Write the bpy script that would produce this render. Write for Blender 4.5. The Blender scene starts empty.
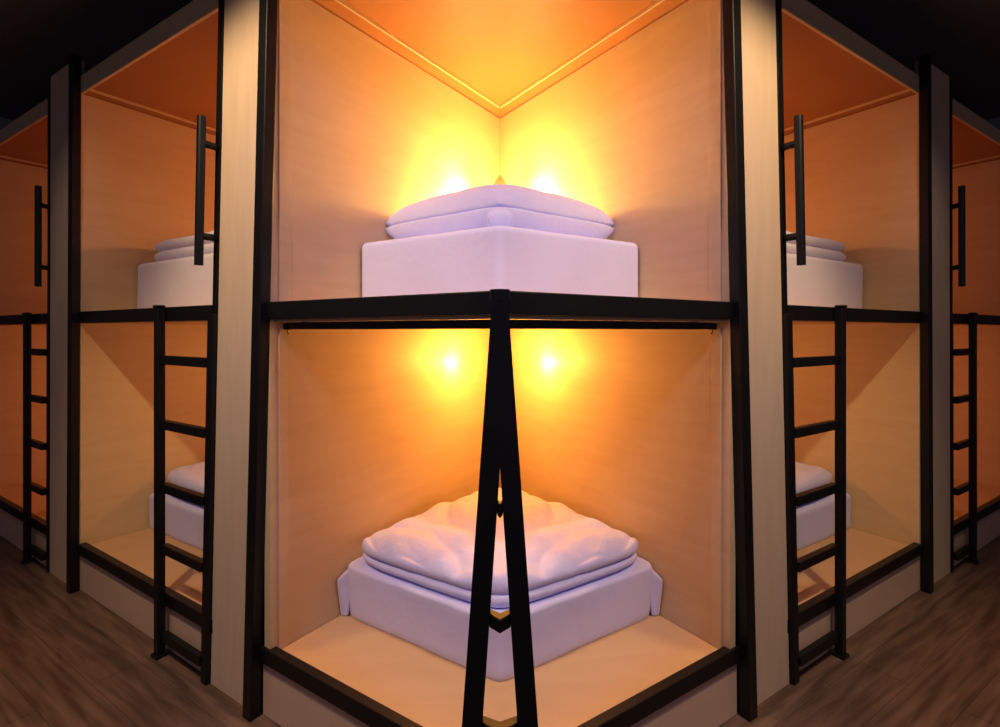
import bpy, bmesh, math, random
from mathutils import Vector, noise

C = bpy.context.scene.collection
EYE = 1.243
F_PX = 520.0
AL = math.hypot(800.0, F_PX)
DX, DY = -800.0/AL, F_PX/AL          # along the left facade, away from the corner
NX, NY = F_PX/AL, 800.0/AL           # into the pods of the left facade
Y0 = 1.176                           # the prow where both facades meet

# ------------------------------------------------------------------ helpers
def W(s, t, z, m=1):
    """facade coordinates -> world; m=1 left row, m=-1 right row; z over eye height"""
    return Vector((m*(DX*s + NX*t), Y0 + DY*s + NY*t, z + EYE))

def lean(s):
    return -0.041*max(0.0, min(1.0, (3.0 - s)/2.0))

class MB:
    def __init__(self):
        self.bm = bmesh.new()
    def hexa(self, v8, bevel=0.003, seg=2):
        """8 corners: bottom ring 0-3, top ring 4-7"""
        b = bmesh.new()
        vs = [b.verts.new(v) for v in v8]
        for f in ((3,2,1,0),(4,5,6,7),(0,1,5,4),(1,2,6,5),(2,3,7,6),(3,0,4,7)):
            b.faces.new([vs[i] for i in f])
        bmesh.ops.recalc_face_normals(b, faces=b.faces)
        if bevel:
            bmesh.ops.bevel(b, geom=list(b.edges), offset=bevel, segments=seg,
                            affect='EDGES', profile=0.5, clamp_overlap=True)
        self.absorb(b)
        return self
    def absorb(self, b):
        me = bpy.data.meshes.new('tmp'); b.to_mesh(me); b.free()
        self.bm.from_mesh(me); bpy.data.meshes.remove(me)
    def fbox(self, s0, s1, t0, t1, z0, z1, m=1, warp=False, bevel=0.003):
        out = []
        for z in (z0, z1):
            for s, t in ((s0,t0),(s1,t0),(s1,t1),(s0,t1)):
                ss = s + (lean(s)*z if warp else 0)
                out.append(W(ss, t, z, m))
        return self.hexa(out, bevel)
    def box(self, x0, x1, y0, y1, z0, z1, bevel=0.003):
        return self.hexa([Vector(p) for p in ((x0,y0,z0),(x1,y0,z0),(x1,y1,z0),(x0,y1,z0),
                          (x0,y0,z1),(x1,y0,z1),(x1,y1,z1),(x0,y1,z1))], bevel)
    def prism(self, plan, z0, z1, bevel=0.0, seg=2):
        b = bmesh.new()
        lo = [b.verts.new((p[0], p[1], z0)) for p in plan]
        hi = [b.verts.new((p[0], p[1], z1)) for p in plan]
        n = len(plan)
        b.faces.new(lo[::-1]); b.faces.new(hi)
        for i in range(n):
            b.faces.new((lo[i], lo[(i+1) % n], hi[(i+1) % n], hi[i]))
        bmesh.ops.recalc_face_normals(b, faces=b.faces)
        if bevel:
            bmesh.ops.bevel(b, geom=list(b.edges), offset=bevel, segments=seg,
                            affect='EDGES', profile=0.5, clamp_overlap=True)
        self.absorb(b)
        return self
    def tube(self, pts, r, n=14):
        b = bmesh.new()
        rings = []
        pts = [Vector(p) for p in pts]
        for i, p in enumerate(pts):
            d = (pts[min(i+1, len(pts)-1)] - pts[max(i-1, 0)]).normalized()
            up = Vector((0,0,1)) if abs(d.z) < .9 else Vector((0,1,0))
            a = d.cross(up).normalized(); c = d.cross(a).normalized()
            rings.append([b.verts.new(p + r*(math.cos(k*2*math.pi/n)*a + math.sin(k*2*math.pi/n)*c)) for k in range(n)])
        for i in range(len(rings)-1):
            for k in range(n):
                b.faces.new((rings[i][k], rings[i][(k+1) % n], rings[i+1][(k+1) % n], rings[i+1][k]))
        b.faces.new(rings[0][::-1]); b.faces.new(rings[-1])
        bmesh.ops.recalc_face_normals(b, faces=b.faces)
        self.absorb(b)
        return self
    def build(self, name, mat, parent=None, smooth=False, label=None):
        me = bpy.data.meshes.new(name)
        off = parent_world(parent)
        bmesh.ops.translate(self.bm, verts=self.bm.verts, vec=-off)
        self.bm.to_mesh(me); self.bm.free()
        me.materials.append(mat)
        if smooth:
            for p in me.polygons: p.use_smooth = True
        o = bpy.data.objects.new(name, me); C.objects.link(o)
        if parent: o.parent = parent
        if label: o['label'] = label
        return o

def parent_world(p):
    v = Vector((0,0,0))
    while p is not None:
        v += p.location; p = p.parent
    return v

def thing(name, label, cat, loc, group=None):
    o = bpy.data.objects.new(name, None); C.objects.link(o)
    o.location = loc; o.empty_display_size = .1
    o['label'] = label; o['category'] = cat
    if group: o['group'] = group
    return o

def struct(o):
    o['kind'] = 'structure'; return o

# ------------------------------------------------------------------ materials
def new_mat(name, col, rough=.5, spec=.5):
    m = bpy.data.materials.new(name); m.use_nodes = True
    b = m.node_tree.nodes['Principled BSDF']
    b.inputs['Base Color'].default_value = (*col, 1)
    b.inputs['Roughness'].default_value = rough
    b.inputs['Specular IOR Level'].default_value = spec
    return m, m.node_tree, b

def wood(name, c1, c2, scale, stretch, rough=.5, spec=.4, bump=.02):
    m, nt, b = new_mat(name, c1, rough, spec)
    tc = nt.nodes.new('ShaderNodeTexCoord')
    mp = nt.nodes.new('ShaderNodeMapping'); mp.inputs['Scale'].default_value = stretch
    nt.links.new(tc.outputs['Object'], mp.inputs['Vector'])
    n1 = nt.nodes.new('ShaderNodeTexNoise'); n1.inputs['Scale'].default_value = scale
    n1.inputs['Detail'].default_value = 6; n1.inputs['Distortion'].default_value = .6
    nt.links.new(mp.outputs['Vector'], n1.inputs['Vector'])
    r = nt.nodes.new('ShaderNodeValToRGB')
    r.color_ramp.elements[0].position = .3; r.color_ramp.elements[0].color = (*c1, 1)
    r.color_ramp.elements[1].position = .75; r.color_ramp.elements[1].color = (*c2, 1)
    nt.links.new(n1.outputs['Fac'], r.inputs['Fac'])
    nt.links.new(r.outputs['Color'], b.inputs['Base Color'])
    bp = nt.nodes.new('ShaderNodeBump'); bp.inputs['Strength'].default_value = bump
    bp.inputs['Distance'].default_value = .01
    nt.links.new(n1.outputs['Fac'], bp.inputs['Height'])
    nt.links.new(bp.outputs['Normal'], b.inputs['Normal'])
    return m

M = {}
M['wall'] = wood('painted_plywood', (.69,.51,.28), (.75,.57,.33), 3.2, (1,1,7), .45, .35, .03)
M['pillar'] = wood('birch_plywood', (.68,.51,.36), (.75,.57,.42), 9, (3,3,.35), .4, .4, .03)
M['deck'] = wood('deck_plywood', (.66,.41,.22), (.72,.47,.26), 2.6, (1.2,4,1), .5, .3, .02)
M['kick'] = wood('kick_plywood', (.66,.46,.34), (.72,.51,.38), 3.0, (1,1,4), .55, .3, .03)
M['metal'] = wood('black_painted_steel', (.005,.005,.0055), (.008,.0075,.0075), 30, (1,1,1), .4, .3, .02)
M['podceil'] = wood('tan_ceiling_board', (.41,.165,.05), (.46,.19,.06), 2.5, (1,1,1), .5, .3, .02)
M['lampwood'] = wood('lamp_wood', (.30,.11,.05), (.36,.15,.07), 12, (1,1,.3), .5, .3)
M['ceiling'] = wood('black_ceiling_panel', (.15,.14,.135), (.17,.16,.155), 4, (1,1,1), .8, .2)
M['roomwall'] = wood('grey_paint', (.32,.32,.38), (.36,.36,.42), 5, (1,1,1), .8, .2)

def linen(name, col, bumpy=.12):
    m, nt, b = new_mat(name, col, .85, .15)
    tc = nt.nodes.new('ShaderNodeTexCoord')
    n = nt.nodes.new('ShaderNodeTexNoise'); n.inputs['Scale'].default_value = 9
    n.inputs['Detail'].default_value = 4; n.inputs['Distortion'].default_value = 1.2
    nt.links.new(tc.outputs['Object'], n.inputs['Vector'])
    bp = nt.nodes.new('ShaderNodeBump'); bp.inputs['Strength'].default_value = bumpy
    bp.inputs['Distance'].default_value = .03
    nt.links.new(n.outputs['Fac'], bp.inputs['Height'])
    nt.links.new(bp.outputs['Normal'], b.inputs['Normal'])
    b.inputs['Sheen Weight'].default_value = .1
    return m
M['sheet'] = linen('mattress_sheet', (.68,.67,1.0), .10)
M['duvet'] = linen('duvet_cotton', (.66,.65,1.0), .25)
M['sheetplain'] = linen('cream_sheet', (.84,.76,.90), .10)

def floor_mat():
    m, nt, b = new_mat('vinyl_planks', (.1,.06,.04), .5, .3)
    N = nt.nodes.new; L = nt.links.new
    tc = N('ShaderNodeTexCoord'); sp = N('ShaderNodeSeparateXYZ'); L(tc.outputs['Object'], sp.inputs[0])
    ab = N('ShaderNodeMath'); ab.operation = 'ABSOLUTE'; L(sp.outputs['X'], ab.inputs[0])
    def lin(cx, cy):
        a = N('ShaderNodeMath'); a.operation = 'MULTIPLY'; a.inputs[1].default_value = cx; L(ab.outputs[0], a.inputs[0])
        c = N('ShaderNodeMath'); c.operation = 'MULTIPLY_ADD'; c.inputs[1].default_value = cy
        L(sp.outputs['Y'], c.inputs[0]); L(a.outputs[0], c.inputs[2]); return c
    p, q = lin(-DX, DY), lin(-NX, NY)
    cb = N('ShaderNodeCombineXYZ'); L(p.outputs[0], cb.inputs[0]); L(q.outputs[0], cb.inputs[1])
    br = N('ShaderNodeTexBrick'); L(cb.outputs[0], br.inputs['Vector'])
    br.inputs['Scale'].default_value = 1; br.inputs['Brick Width'].default_value = 1.1
    br.inputs['Row Height'].default_value = .15; br.inputs['Mortar Size'].default_value = .0012
    br.inputs['Color1'].default_value = (.20,.125,.09,1); br.inputs['Color2'].default_value = (.15,.093,.068,1)
    br.inputs['Mortar'].default_value = (.07,.045,.035,1)
    mp = N('ShaderNodeMapping'); mp.inputs['Scale'].default_value = (1.3,13,1); L(cb.outputs[0], mp.inputs[0])
    ns = N('ShaderNodeTexNoise'); ns.inputs['Scale'].default_value = 2.2; ns.inputs['Detail'].default_value = 8
    ns.inputs['Distortion'].default_value = .35; L(mp.outputs[0], ns.inputs['Vector'])
    rp = N('ShaderNodeValToRGB'); rp.color_ramp.elements[0].position = .36; rp.color_ramp.elements[0].color = (.55,.5,.46,1)
    rp.color_ramp.elements[1].position = .68; rp.color_ramp.elements[1].color = (1.25,1.2,1.15,1)
    L(ns.outputs['Fac'], rp.inputs[0])
    mx = N('ShaderNodeMix'); mx.data_type = 'RGBA'; mx.blend_type = 'MULTIPLY'; mx.inputs[0].default_value = 1
    L(br.outputs['Color'], mx.inputs[6]); L(rp.outputs['Color'], mx.inputs[7])
    L(mx.outputs[2], b.inputs['Base Color'])
    return m
M['floor'] = floor_mat()

# ------------------------------------------------------------------ soft things
def cloth_layer(corners, zlow, zhigh, n=48, p=7.0, seed=0, wr=.006, crown=0.0, lens=0.0, low_lens=0.0, rnd=.10, crease=0.0, zmid=None):
    """a rounded, wrinkled slab of cloth over a four-cornered plan (front, left, back, right);
    lens thins it towards its left and right tips"""
    b = bmesh.new()
    P = [Vector((c[0], c[1])) for c in corners]
    cx = sum(c[0] for c in corners)/4
    xm = max(abs(c[0]-cx) for c in corners)
    mid = zmid if zmid is not None else (zlow + zhigh)/2
    top, bot = [], []
    for i in range(n+1):
        rt, rb = [], []
        for j in range(n+1):
            al = -math.cos(math.pi*i/n); be = -math.cos(math.pi*j/n)
            k = 1 - rnd*(al*be)**4
            a, c = .5+.5*al*k, .5+.5*be*k
            q = (P[0]*(1-a) + P[1]*a)*(1-c) + (P[3]*(1-a) + P[2]*a)*c
            edge = i in (0, n) or j in (0, n)
            e = 0.0 if edge else (max(0.0, 1 - abs(al)**p)*max(0.0, 1 - abs(be)**p))**.5
            x = abs(q.x)
            d = min(1.0, abs(q.x-cx)/xm)
            th = 1 - lens + lens*max(0.0, 1 - d**2.8)**.5
            tl = 1 - low_lens*d**6
            w = wr*(noise.noise(Vector((x*8+seed, q.y*7, seed*1.7)))
                    + .5*noise.noise(Vector((x*19, q.y*17+seed, 3.1))))
            cr = crease*abs(noise.noise(Vector((x*6.5+seed*2, q.y*5-x*3, 7.7))))**.6
            arch = crown*max(0.0, 1-al*al)*max(0.0, 1-be*be)
            zt = mid + ((zhigh-mid)*th + w + cr + arch)*e
            zb = mid - (mid-zlow)*tl*min(1.0, 1.25*e)
            sway = .25*wr*noise.noise(Vector((x*14, q.y*14, seed)))
            v = b.verts.new((q.x, q.y+sway, zt)); rt.append(v)
            rb.append(v if edge else b.verts.new((q.x, q.y+sway, zb)))
        top.append(rt); bot.append(rb)
    for i in range(n):
        for j in range(n):
            b.faces.new((top[i][j], top[i+1][j], top[i+1][j+1], top[i][j+1]))
            f = (bot[i][j], bot[i][j+1], bot[i+1][j+1], bot[i+1][j])
            try: b.faces.new(f)
            except ValueError: pass
    bmesh.ops.recalc_face_normals(b, faces=b.faces)
    return b

def mattress_bm(plan, z0, z1, r=.022, wr=.004, seed=0):
    """upright-sided mattress: outline rings with rounded rims, light puckering of the sheet"""
    # resample the outline with rounded corners
    P = [Vector(p) for p in plan]; n = len(P)
    out = []
    for i in range(n):
        a, c, d = P[i-1], P[i], P[(i+1) % n]
        u = (a-c).normalized(); v = (d-c).normalized()
        rr = .022
        p0, p1 = c + u*rr, c + v*rr
        for k in range(5):
            q = k/4
            out.append((p0*(1-q) + c*q)*(1-q) + (c*(1-q) + p1*q)*q)
        L = (d-c).length - 2*rr
        steps = max(2, int(L/.03))
        for k in range(1, steps):
            out.append(p1 + v*(L*k/steps))
    cen = sum(out, Vector((0,0)))/len(out)
    prof = [(0, z0)]
    N = 8
    for k in range(N+1): prof.append((0, z0+.012 + (z1-r-z0-.012)*k/N))
    for k in range(1, 6):
        an = math.pi/2*k/5
        prof.append((r*(1-math.cos(an)), z1 - r + r*math.sin(an)))
    b = bmesh.new(); rings = []
    for ins, z in prof:
        ring = []
        for p in out:
            dirn = (p-cen); l = dirn.length; dirn = dirn/l
            w = wr*noise.noise(Vector((abs(p.x)*8+seed, p.y*8, z*5)))
            hem = -.006 if z < z0+.006 else 0
            q = cen + dirn*(l - ins + w + hem)
            ring.append(b.verts.new((q.x, q.y, z)))
        rings.append(ring)
    m = len(out)
    for i in range(len(rings)-1):
        for k in range(m):
            b.faces.new((rings[i][k], rings[i][(k+1) % m], rings[i+1][(k+1) % m], rings[i+1][k]))
    b.faces.new(rings[0][::-1])
    prev = rings[-1]
    for sc in (.8, .55, .3):
        ring = []
        for v in rings[-1]:
            p = cen + (Vector((v.co.x, v.co.y))-cen)*sc
            ring.append(b.verts.new((p.x, p.y, z1 + .004*noise.noise(Vector((abs(p.x)*6, p.y*6, seed))))))
        for k in range(m):
            b.faces.new((prev[k], prev[(k+1) % m], ring[(k+1) % m], ring[k]))
        prev = ring
    cv = b.verts.new((cen.x, cen.y, z1))
    for k in range(m): b.faces.new((prev[k], prev[(k+1) % m], cv))
    bmesh.ops.recalc_face_normals(b, faces=b.faces)
    return b

def XY(s, t, m=1):
    v = W(s, t, 0, m); return (v.x, v.y)

# ------------------------------------------------------------------ dimensions (z over the eye)
ZF = -EYE
Z_RT, Z_RB = -1.012, -1.062         # lower rail
Z_LD = -1.030                       # lower deck top
Z_BT, Z_BB = .092, .037             # middle beam
Z_UD = .085                         # upper deck top
Z_C = 1.140                         # pod ceiling
Z_T0, Z_T1 = 1.128, 1.212           # top fascia
Z_P = 1.305                         # partition top
S_POST, S_J = .8725, 1.168
BAYS = [dict(post=2.385, jamb=1.168, rail=1.553, name='nearer'),
        dict(post=3.99, jamb=2.755, rail=3.03, name='farther')]
T_BACK = 1.66
T_APEX = -DX*S_POST/NX              # where the side wall meets the mirror plane

# ------------------------------------------------------------------ room
def room():
    b = MB(); b.box(-6, 6, -2.6, 6, -.1, 0, 0); struct(b.build('floor', M['floor']))
    zc = 1.50 + EYE
    b = MB(); b.box(-6, 6, -2.6, 6, zc, zc+.1, 0)
    # shallow joints between the ceiling boards
    c = struct(b.build('ceiling', M['ceiling']))
    for m, side in ((1,'left'), (-1,'right')):
        b = MB(); b.fbox(4.28, 4.38, -3.2, 2.2, ZF, 1.50, m, False, 0)
        struct(b.build('wall_'+side, M['roomwall']))
        b = MB()
        for k in range(5):
            b.fbox(0.0 if k > 1 else .9, 4.28, -1.35+.42*k, -1.344+.42*k, 1.492, 1.4999, m, False, 0)
    b.bm.free()
room()

# ------------------------------------------------------------------ pods
def corner_pod():
    t = thing('corner_sleeping_pod', 'wide two-storey corner sleeping pod in the centre with two glowing bunks', 'sleeping pod', (0, 1.9, 0))
    apex = (0, W(S_POST, T_APEX, 0).y)
    def kite(s, t0, m=1):
        return XY(s, t0, m)
    L = XY(S_POST, 0); Fv = (0, Y0); R = (-L[0], L[1])
    for m in (1,-1):
        # side wall: a panel of real thickness behind the kite edge
        w = MB()
        p = [XY(S_POST, .002, m), XY(S_POST+.03, .002, m), XY(S_POST+.03, T_APEX+.05, m), XY(S_POST, T_APEX, m)]
        w.prism(p, Z_LD+EYE-.03, Z_C+EYE+.03)
        w.build('side_wall', M['wall'], t)
        w = MB(); w.fbox(S_POST-.004, S_POST, .031, .075, Z_BT, Z_C, m, False, .001); w.fbox(S_POST-.004, S_POST, .031, .065, Z_LD+.001, Z_BB, m, False, .001)
        w.build('edge_strip', M['wall'], t)
        # ceiling moulding
        def strip(w, o0, o1, za, zb):
            w.hexa([W(S_POST-o, t_, z, m) for z in (za, zb) for o, t_ in ((o0, .014), (o1, .014), (o1, T_APEX-1.54*o1-.004), (o0, T_APEX-1.54*o0-.004))], .001, 1)
            return w
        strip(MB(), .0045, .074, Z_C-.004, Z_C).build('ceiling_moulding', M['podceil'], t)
        strip(MB(), .074, .081, Z_C-.012, Z_C).build('moulding_bead', M['wall'], t)
        strip(MB(), .0005, .0045, Z_C-.009, Z_C).build('joint_bead', M['lampwood'], t)  # dark strip standing in for the narrow shadow where wall meets ceiling
        w = MB(); w.fbox(S_POST, S_POST+.045, -.035, .0015, ZF, 1.42, m, True); w.build('post', M['metal'], t)
        w = MB(); mitre(w, 0, S_POST+.01, -.008, .045, Z_BB, Z_BT, m); w.build('middle_beam', M['metal'], t)
        w = MB(); mitre(w, 0, S_POST+.045, -.008, .024, Z_RB, Z_RT, m); w.build('lower_rail', M['metal'], t)
        w = MB(); mitre(w, 0, S_POST+.05, .008, .022, ZF, Z_RB, m); w.build('kick_panel', M['kick'], t)
        w = MB(); mitre(w, 0, S_POST, -.002, .012, Z_T0, Z_T1, m); w.build('top_fascia', M['wall'], t)
    def floorplan(ins):
        a = XY(S_POST-.002, ins); f = XY(0, ins)
        fy = f[1] + (f[0]/-DX)*DY if False else Y0 + ins/NY
        return [(0, fy), a, (0, apex[1]-.004), (-a[0], a[1])]
    w = MB(); w.prism(floorplan(.025), Z_LD-.03+EYE, Z_LD+EYE); w.build('lower_deck', M['deck'], t)
    w = MB(); w.prism(floorplan(.012), Z_BB-.008+EYE, Z_BB-.001+EYE); w.build('upper_deck_underside', M['wall'], t)
    w = MB(); w.prism(floorplan(.047), Z_BB+EYE, Z_UD+EYE); w.build('upper_deck', M['deck'], t)
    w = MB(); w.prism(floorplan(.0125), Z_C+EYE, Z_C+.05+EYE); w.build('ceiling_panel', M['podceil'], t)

def mitre(w, s0, s1, t0, t1, z0, z1, m):
    """a bar along the facade whose s0 end is cut on the mirror plane"""
    def cut(t): return NX*t/-DX + .0003   # s where X = 0
    q = []
    for z in (z0, z1):
        q += [W(cut(t0), t0, z, m), W(s1, t0, z, m), W(s1, t1, z, m), W(cut(t1), t1, z, m)]
    w.hexa(q, .003)

corner_pod()

SIDE = {1:'left', -1:'right'}
def pod(m, i):
    B = BAYS[i]; side = SIDE[m]
    p, j = B['post'], B['jamb']
    lab = ['two-storey sleeping pod %s of the corner pod, white bedding on both decks',
           'dim sleeping pod cut by the %s edge of the photo'][i] % side
    t = thing('sleeping_pod', lab, 'sleeping pod', W((p+j)/2, .8, ZF, m), 'rows of sleeping pods')
    for z0, z1 in ((Z_LD-.03, Z_C+.03),):
        MB().fbox(p, p+.025, .002, T_BACK, z0, z1, m).build('side_wall', M['wall'], t)
        MB().fbox(j-.03, j-.005, .002, T_BACK, z0, z1, m).build('side_wall', M['wall'], t)
        MB().fbox(j-.004, p-.001, T_BACK-.025, T_BACK, z0, z1, m).build('back_wall', M['wall'], t)
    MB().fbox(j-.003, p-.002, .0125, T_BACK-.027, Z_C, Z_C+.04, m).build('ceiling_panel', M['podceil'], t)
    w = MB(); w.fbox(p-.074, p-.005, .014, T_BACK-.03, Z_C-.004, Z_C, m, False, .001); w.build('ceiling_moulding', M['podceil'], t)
    MB().fbox(p-.081, p-.074, .014, T_BACK-.03, Z_C-.012, Z_C, m, False, .001).build('moulding_bead', M['wall'], t)
    MB().fbox(p-.005, p-.001, .014, T_BACK-.03, Z_C-.009, Z_C, m, False, .001).build('joint_bead', M['lampwood'], t)  # shadow line of the wall joint, made as a dark strip
    MB().fbox(j+.012, p-.002, -.002, .012, Z_T0, Z_T1, m).build('top_fascia', M['wall'], t)
    MB().fbox(p, p+.045, -.035, .0015, ZF, Z_P, m, True).build('post', M['metal'], t)
    MB().fbox(j, j+.034, -.008, .0015, .0605, Z_P, m, True).build('post', M['metal'], t)
    MB().fbox(j+.014, p, -.008, .045, Z_BB, Z_BT, m).build('middle_beam', M['metal'], t)
    MB().fbox(j+.03, p, -.008, .024, Z_RB, Z_RT, m).build('lower_rail', M['metal'], t)
    MB().fbox(j+.002, p+.03, .008, .022, ZF, Z_RB, m).build('kick_panel', M['kick'], t)
    MB().fbox(j-.003, p-.002, .025, T_BACK-.027, Z_LD-.03, Z_LD, m).build('lower_deck', M['deck'], t)
    MB().fbox(j-.003, p-.002, .047, T_BACK-.027, Z_BB, Z_UD, m).build('upper_deck', M['deck'], t)

def partition(m, i):
    a, b = ((S_J+.0-.002, S_POST+.047), (BAYS[1]['jamb']-.002, BAYS[0]['post']+.047))[i]
    lab = ['bright pale plywood partition between the corner pod and the %s pod',
           'narrow dim plywood partition beyond the %s pod, near the photo edge'][i] % SIDE[m]
    o = MB().fbox(b, a, -.006, .03, ZF, Z_P, m, True, .002).build('partition_panel', M['pillar'])
    o['label'] = lab; o['category'] = 'partition'; o['group'] = 'plywood partitions between pods'

RUNGS = [-.111, -.358, -.598, -.831, -1.167]
def ladder(m, i):
    B = BAYS[i]; j, r = B['jamb'], B['rail']
    lab = ['black steel ladder with square rungs at the nearer pod on the %s',
           'small distant black ladder at the far %s edge'][i] % SIDE[m]
    t = thing('ladder', lab, 'ladder', W((j+r)/2, -.03, ZF, m), 'pod ladders')
    MB().fbox(r-.034, r, -.042, -.013, ZF, .088, m, False, .004).build('rail', M['metal'], t)
    MB().fbox(r-.037, r+.003, -.046, -.0125, .088, .099, m, False, .006).build('rail_cap', M['metal'], t)
    MB().fbox(r-.042, r+.006, -.050, -.008, ZF, ZF+.012, m).build('foot', M['metal'], t)
    MB().fbox(j, j+.038 if i == 0 else j+.03, -.022 if i == 0 else -.012, .001, ZF, .06, m, True, .003).build('rail', M['metal'], t)
    for z in RUNGS:
        MB().fbox(j+.034+lean(j)*z, r-.030, -.030, -.004, z-.017, z+.017, m).build('rung', M['metal'], t)

def grab(m, i):
    B = BAYS[i]; s = B['jamb'] + (.014, -.045)[i]
    lab = ['black vertical grab bar on the nearer %s pod post', 'small black grab bar on the far pod at the %s edge'][i] % SIDE[m]
    t = thing('grab_bar', lab, 'grab bar', W(s, -.02, .2, m), 'grab bars beside upper bunks')
    w = MB(); w.tube([W(s+lean(s)*z, -.066, z, m) for z in (.223,.226,.48,.720,.723)], .014)
    w.build('bar', M['metal'], t, True)
    for z in (.322, .634):
        w = MB(); w.tube([W(s+lean(s)*z, -.064, z, m), W(max(s, B['jamb']+.008)+lean(s)*z, -.0085, z, m)], .012)
        w.build('bracket', M['metal'], t, True)

for m in (1,-1):
    for i in (0,1):
        pod(m, i); partition(m, i); ladder(m, i); grab(m, i)

# ------------------------------------------------------------------ the A-shaped ladder on the prow
def a_ladder():
    t = thing('corner_ladder', 'black A-shaped ladder standing at the centre in front of the corner pod', 'ladder', (0, 1.13, 0))
    yA, yB = 1.106, 1.142
    def xo(z): return -(.0174 + (.067-z)*.0703)
    def xi(z): return min(0.0, -(.0065 + (-.39-z)*.069))
    zs = [ZF, -.86, -.41, -.29, .066]
    for m in (1,-1):
        b = bmesh.new(); rings = []
        for z in zs:
            y = -.012*(z-.066)/1.3
            rings.append([b.verts.new((m*x, yy - y*0, z+EYE)) for x, yy in ((xo(z), yA), (xi(z), yA), (xi(z), yB), (xo(z), yB))])
        for a, c in zip(rings, rings[1:]):
            for k in range(4): b.faces.new((a[k], a[(k+1)%4], c[(k+1)%4], c[k]))
        b.faces.new(rings[0][::-1]); b.faces.new(rings[-1])
        bmesh.ops.recalc_face_normals(b, faces=b.faces)
        w = MB(); w.absorb(b); w.build('rail', M['metal'], t)
        w = MB(); w.box(min(m*-.118, m*-.044), max(m*-.118, m*-.044), 1.098, 1.15, 0, .012); w.build('foot', M['metal'], t)
    w = MB(); w.tube([(0, 1.126, EYE+.066), (0, 1.126, EYE+.088), (0,1.126,EYE+.0895)], .022, 20)
    w.build('cap', M['metal'], t, False)
    for z in RUNGS[1:]:
        w = MB(); x = xi(z) - .002
        b = bmesh.new()
        z -= .022
        top = [(x, 1.112), (0, 1.088), (-x, 1.112), (-x, 1.136), (0, 1.118), (x, 1.136)]
        w.prism(top, z-.015+EYE, z+.015+EYE, .002, 1)
        b.free()
        w.build('rung', M['metal'], t)
    w = MB(); w.box(-.02, .02, 1.141, 1.172, EYE+.045, EYE+.075); w.build('bracket', M['metal'], t)
a_ladder()

# ------------------------------------------------------------------ curtain rail under the upper deck
def curtain_rail():
    t = thing('curtain_rail', 'thin black curtain rail below the upper deck of the corner pod', 'curtain rail', (0, 1.3, EYE+.0))
    tt, zz = .054, .018
    ends = W(.775, tt, zz, 1)
    apexY = Y0 + tt/NY
    w = MB()
    for m in (1,-1):
        mitre(w, 0, .858, tt-.006, tt+.006, zz-.013, zz+.010, m)
    w.build('rod', M['metal'], t)
    for m in (1,-1):
        MB().fbox(.848, .868, tt-.010, tt+.010, zz-.014, zz+.008, m).build('end_cap', M['metal'], t)
        MB().fbox(.75, .775, tt-.008, tt+.008, zz+.009, .0285, m).build('bracket', M['metal'], t)
        w = MB(); w.tube([W(0.858, tt, zz-.013, m), W(0.858, tt, zz-.024, m), W(0.854, tt, zz-.028, m), W(0.850, tt, zz-.024, m)], .0015, 8)
        w.build('hook', M['metal'], t, True)
curtain_rail()

# ------------------------------------------------------------------ bedding of the corner pod
def mk(name, bm, mat, label, cat, group, loc):
    t = thing(name, label, cat, loc, group)
    return t

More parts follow.
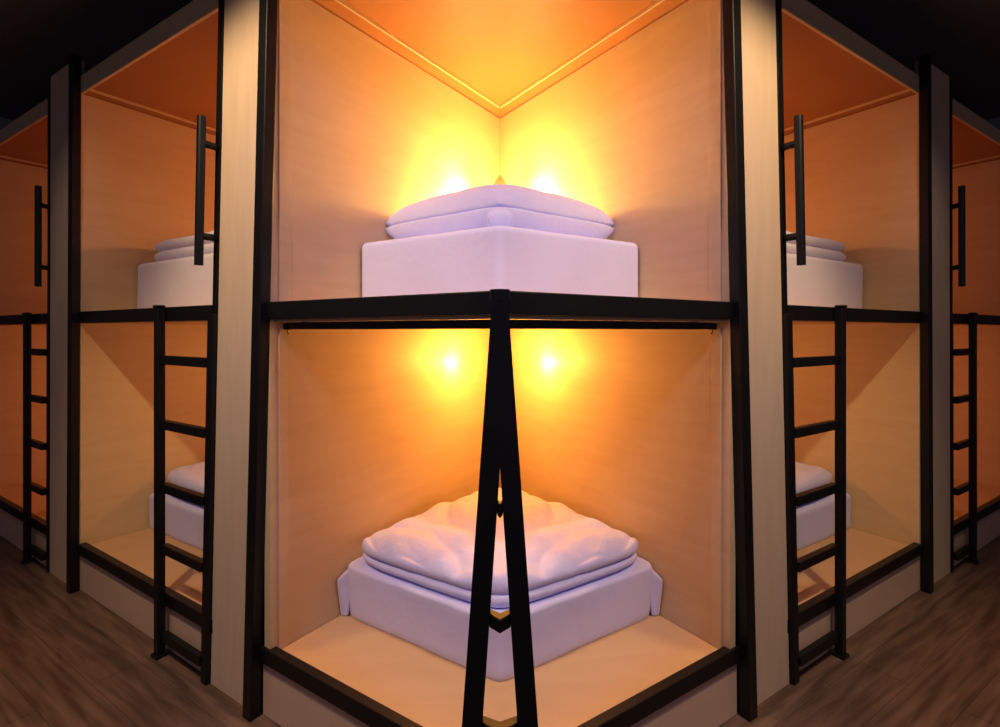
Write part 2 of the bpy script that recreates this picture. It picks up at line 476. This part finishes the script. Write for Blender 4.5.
def corner_bedding():
    yap = W(S_POST, T_APEX, 0).y
    # upper mattress
    def plan(t0, gap, backcut):
        l = Vector(XY(S_POST-gap, t0))
        f = Vector((0, l.y + l.x*DY/-DX))
        bk = Vector((0, yap - gap/ -DX - backcut))
        # blunt back end
        q = [f, l]
        q += [l + (bk-l)*.88, Vector((-(l + (bk-l)*.88).x, (l + (bk-l)*.88).y)), Vector((-l.x, l.y))]
        return q
    w = MB(); w.absorb(mattress_bm(plan(.365, .005, .02), EYE+Z_UD, EYE+.332, seed=1))
    o = w.build('mattress', M['sheet'], None, True)
    o['label'] = 'thick white mattress on the upper deck of the corner pod'; o['category'] = 'mattress'; o['group'] = 'mattresses'
    # folded duvet, two layers
    t = thing('folded_duvet', 'folded lavender white duvet on the upper corner mattress, light behind it', 'duvet', (0, 2.05, EYE+.337), 'folded duvets')
    cs = [(0,1.715), (-.490,2.085), (0,2.43), (.490,2.085)]
    w = MB(); w.absorb(cloth_layer(cs, EYE+.334, EYE+.428, zmid=EYE+.408, seed=2, wr=.005, p=8, low_lens=.7, rnd=.05)); w.build('lower_fold', M['duvet'], t, True)
    cs2 = [(0,1.728), (-.488,2.085), (0,2.43), (.488,2.085)]
    w = MB(); w.absorb(cloth_layer(cs2, EYE+.404, EYE+.522, zmid=EYE+.428, seed=5, wr=.006, crown=.012, crease=.010, lens=.46, p=6, rnd=.05)); w.build('upper_fold', M['duvet'], t, True)
    w = MB(); w.absorb(cloth_layer([(-.043,1.692), (-.043,1.80), (.043,1.80), (.043,1.692)], EYE+.335, EYE+.404, n=20, seed=1, wr=.0, p=4, rnd=.06)); w.build('tucked_roll', M['duvet'], t, True)
    # lower mattress with the sheet corners flaring at the walls
    l = Vector(XY(S_POST-.004, .284))
    f = Vector((0, l.y + l.x*DY/-DX))
    e1 = l + Vector((-DX, -DY))*.035; e2 = l + Vector((NX, NY))*.05
    bk = Vector((0, yap-.05)); bb = l + (bk-l)*.88
    pl = [f, e1, e2, bb]
    pl += [Vector((-p.x, p.y)) for p in (bb, e2, e1)]
    w = MB(); bm = mattress_bm(pl, EYE+Z_LD, EYE-.848, r=.012, seed=4, wr=.006)
    for v in bm.verts:     # the loose sheet corner
        for m in (1,-1):
            c = Vector((m*-abs(e2.x), e2.y, 0))
            d = Vector((v.co.x-c.x, v.co.y-c.y, 0)).length
            k = max(0, 1 - d/.07)*max(0, 1 - abs(v.co.z-(EYE-.89))/.13)
            v.co.x += -m*NX*.034*k; v.co.y += -NY*.034*k
    w.absorb(bm)
    o = w.build('mattress', M['sheet'], None, True)
    for m in (1,-1):
        b = bmesh.new()
        for s_, t_, z in ((.866,.255,-.893), (.866,.262,-.905), (.868,.36,-.852), (.835,.292,-.856), (.868,.275,-1.029), (.868,.33,-1.029), (.838,.284,-1.029), (.82,.300,-.86)):
            b.verts.new(W(s_, t_, z, m))
        r = bmesh.ops.convex_hull(b, input=list(b.verts))
        bmesh.ops.recalc_face_normals(b, faces=b.faces)
        bmesh.ops.bevel(b, geom=list(b.edges), offset=.006, segments=2, affect='EDGES', profile=.5, clamp_overlap=True)
        q = MB(); q.absorb(b); q.build('loose_sheet_corner', M['sheet'], o, False)
    o['label'] = 'white mattress on the lower deck of the corner pod behind the A-shaped ladder'; o['category'] = 'mattress'; o['group'] = 'mattresses'
    t = thing('folded_duvet', 'folded white duvet spread over the lower corner mattress behind the ladder', 'duvet', (0, 2.0, EYE-.845), 'folded duvets')
    cs = [(0,1.535), (-.56,1.898), (0,2.60), (.56,1.898)]
    w = MB(); w.absorb(cloth_layer(cs, EYE-.846, EYE-.798, n=60, seed=9, wr=.006, p=14, lens=.2)); w.build('lower_fold', M['duvet'], t, True)
    cs = [(0,1.54), (-.565,1.898), (0,2.60), (.565,1.898)]
    w = MB(); w.absorb(cloth_layer(cs, EYE-.816, EYE-.755, n=90, seed=12, wr=.014, crown=.006, crease=.042, p=10, lens=.25)); w.build('upper_fold', M['duvet'], t, True)
corner_bedding()

def side_bedding(m):
    s = SIDE[m]
    p, j = BAYS[0]['post'], BAYS[0]['jamb']
    pl = [Vector(XY(a, b, m)) for a, b in ((p-.003, .235), (j+.09, .235), (j+.09, 1.58), (p-.003, 1.58))]
    w = MB(); w.absorb(mattress_bm(pl, EYE+Z_UD, EYE+.345, seed=3+m)); o = w.build('mattress', M['sheetplain'], None, True)
    o['label'] = 'white mattress on the upper deck of the nearer %s pod' % s; o['category'] = 'mattress'; o['group'] = 'mattresses'
    t = thing('folded_duvet', 'small folded white duvet on the upper mattress of the nearer %s pod' % s, 'duvet', W(1.85, .5, .35, m), 'folded duvets')
    cs = [XY(a, b, m) for a, b in ((j+.2, .27), (p-.045, .255), (p-.045, .72), (j+.2, .72))]
    w = MB(); w.absorb(cloth_layer(cs, EYE+.348, EYE+.41, seed=7, wr=.005, p=9)); w.build('lower_fold', M['sheetplain'], t, True)
    cs = [XY(a, b, m) for a, b in ((j+.2, .262), (p-.055, .252), (p-.055, .72), (j+.2, .72))]
    w = MB(); w.absorb(cloth_layer(cs, EYE+.398, EYE+.458, seed=8, wr=.006, p=9)); w.build('upper_fold', M['sheetplain'], t, True)
    pl = [Vector(XY(a, b, m)) for a, b in ((p-.004, .29), (j+.09, .29), (j+.09, 1.58), (p-.004, 1.58))]
    w = MB(); w.absorb(mattress_bm(pl, EYE+Z_LD, EYE-.848, seed=6+m)); o = w.build('mattress', M['sheet'], None, True)
    o['label'] = 'white mattress on the lower deck of the nearer %s pod, seen through the ladder' % s; o['category'] = 'mattress'; o['group'] = 'mattresses'
    t = thing('folded_duvet', 'white duvet on the lower mattress behind the nearer %s ladder' % s, 'duvet', W(1.85, .5, -.84, m), 'folded duvets')
    cs = [XY(a, b, m) for a, b in ((j+.14, .305), (p-.015, .305), (p-.015, 1.1), (j+.14, 1.1))]
    w = MB(); w.absorb(cloth_layer(cs, EYE-.845, EYE-.79, seed=17, wr=.006, p=9)); w.build('lower_fold', M['sheet'], t, True)
    cs = [XY(a, b, m) for a, b in ((j+.14, .312), (p-.022, .312), (p-.022, 1.1), (j+.14, 1.1))]
    w = MB(); w.absorb(cloth_layer(cs, EYE-.80, EYE-.725, seed=18, wr=.010, p=9, crease=.02)); w.build('upper_fold', M['sheet'], t, True)
for m in (1,-1): side_bedding(m)

# ------------------------------------------------------------------ pointed wooden block, not a lamp, in the back corner of the upper bunk
def wood_block():
    t = thing('lamp_stand', 'pointed brown wooden tip peeking over the upper folded duvet between two glows', 'lamp', (0, 2.5, EYE+.333))
    b = bmesh.new()
    z0, z1, z2 = EYE+.338, EYE+.68, EYE+.755
    base = [(-.055,2.51), (0,2.455), (.055,2.51), (0,2.565)]
    lo = [b.verts.new((x,y,z0)) for x,y in base]; hi = [b.verts.new((x,y,z1)) for x,y in base]
    tip = b.verts.new((0,2.51,z2))
    for k in range(4):
        b.faces.new((lo[k], lo[(k+1)%4], hi[(k+1)%4], hi[k])); b.faces.new((hi[k], hi[(k+1)%4], tip))
    b.faces.new(lo[::-1])
    bmesh.ops.recalc_face_normals(b, faces=b.faces)
    w = MB(); w.absorb(b); w.build('body', M['lampwood'], t)
wood_block()

# ------------------------------------------------------------------ light
def point(name, loc, energy, col, r=.03):
    l = bpy.data.lights.new(name, 'POINT'); l.energy = energy; l.color = col; l.shadow_soft_size = r
    o = bpy.data.objects.new(name, l); C.objects.link(o); o.location = loc; return o
def spot(name, loc, target, energy, col, size, blend, r=.04):
    l = bpy.data.lights.new(name, 'SPOT'); l.energy = energy; l.color = col; l.shadow_soft_size = r
    l.spot_size = math.radians(size); l.spot_blend = blend
    o = bpy.data.objects.new(name, l); C.objects.link(o); o.location = loc
    o.rotation_euler = (Vector(target)-Vector(loc)).to_track_quat('-Z','Y').to_euler(); return o

WARM = (1.0, .46, .02)
for m in (1,-1):
    point('upper_bunk_lamp', (-m*.150, 2.45, EYE+.63), 7.5, (1,.78,.36), .035)
    point('upper_bunk_glow', (-m*.10, 2.40, EYE+.58), 9.0, WARM, .06)
    point('lower_bunk_lamp', W(S_POST-.045, .935, -.15, m), .50, (1,.9,.72), .02)
    point('lower_bunk_glow', (-m*.09, 2.34, EYE-.13), 6.2, (1,.42,.05), .06)
    point('pod_lamp', W(1.5, 1.0, .62, m), 7.6, (1,.40,.14), .04)
    point('pod_lamp', W(1.5, 1.0, -.20, m), 6.6, (1,.43,.14), .04)
    point('pod_lamp', W(3.2, 1.0, .62, m), 4.2, (1,.36,.15), .04)
    point('pod_lamp', W(3.2, 1.0, -.25, m), 6.2, (1,.37,.14), .04)
    spot('ceiling_spot', W(.80, -1.0, 1.42, m), W(1.02, 0, .02, m), 92, (1,.70,.37), 76, .6)
    spot('aisle_spot', W(1.75, -1.0, 1.42, m), W(2.2, .2, -.5, m), 16, (1,.74,.55), 80, .8)
    spot('corner_spot', W(.35, -1.25, 1.42, m), W(.1, .4, -.3, m), 42, (.68,.60,1), 95, 1, .12)

w = bpy.data.worlds.new('world'); bpy.context.scene.world = w; w.use_nodes = True
w.node_tree.nodes['Background'].inputs[0].default_value = (.62,.55,.82,1)
w.node_tree.nodes['Background'].inputs[1].default_value = .16

# ------------------------------------------------------------------ camera
cam = bpy.data.cameras.new('camera'); co = bpy.data.objects.new('camera', cam); C.objects.link(co)
co.location = (0, 0, EYE); co.rotation_euler = (math.pi/2, 0, 0)
cam.sensor_fit = 'HORIZONTAL'; cam.sensor_width = 36; cam.lens = 36*F_PX/1000
cam.shift_y = -(363.5-331)/1000; cam.clip_start = .02
S = bpy.context.scene
S.camera = co
S.view_settings.view_transform = 'Standard'; S.view_settings.look = 'None'
S.view_settings.gamma = 1; S.view_settings.exposure = 0; S.view_settings.use_curve_mapping = False
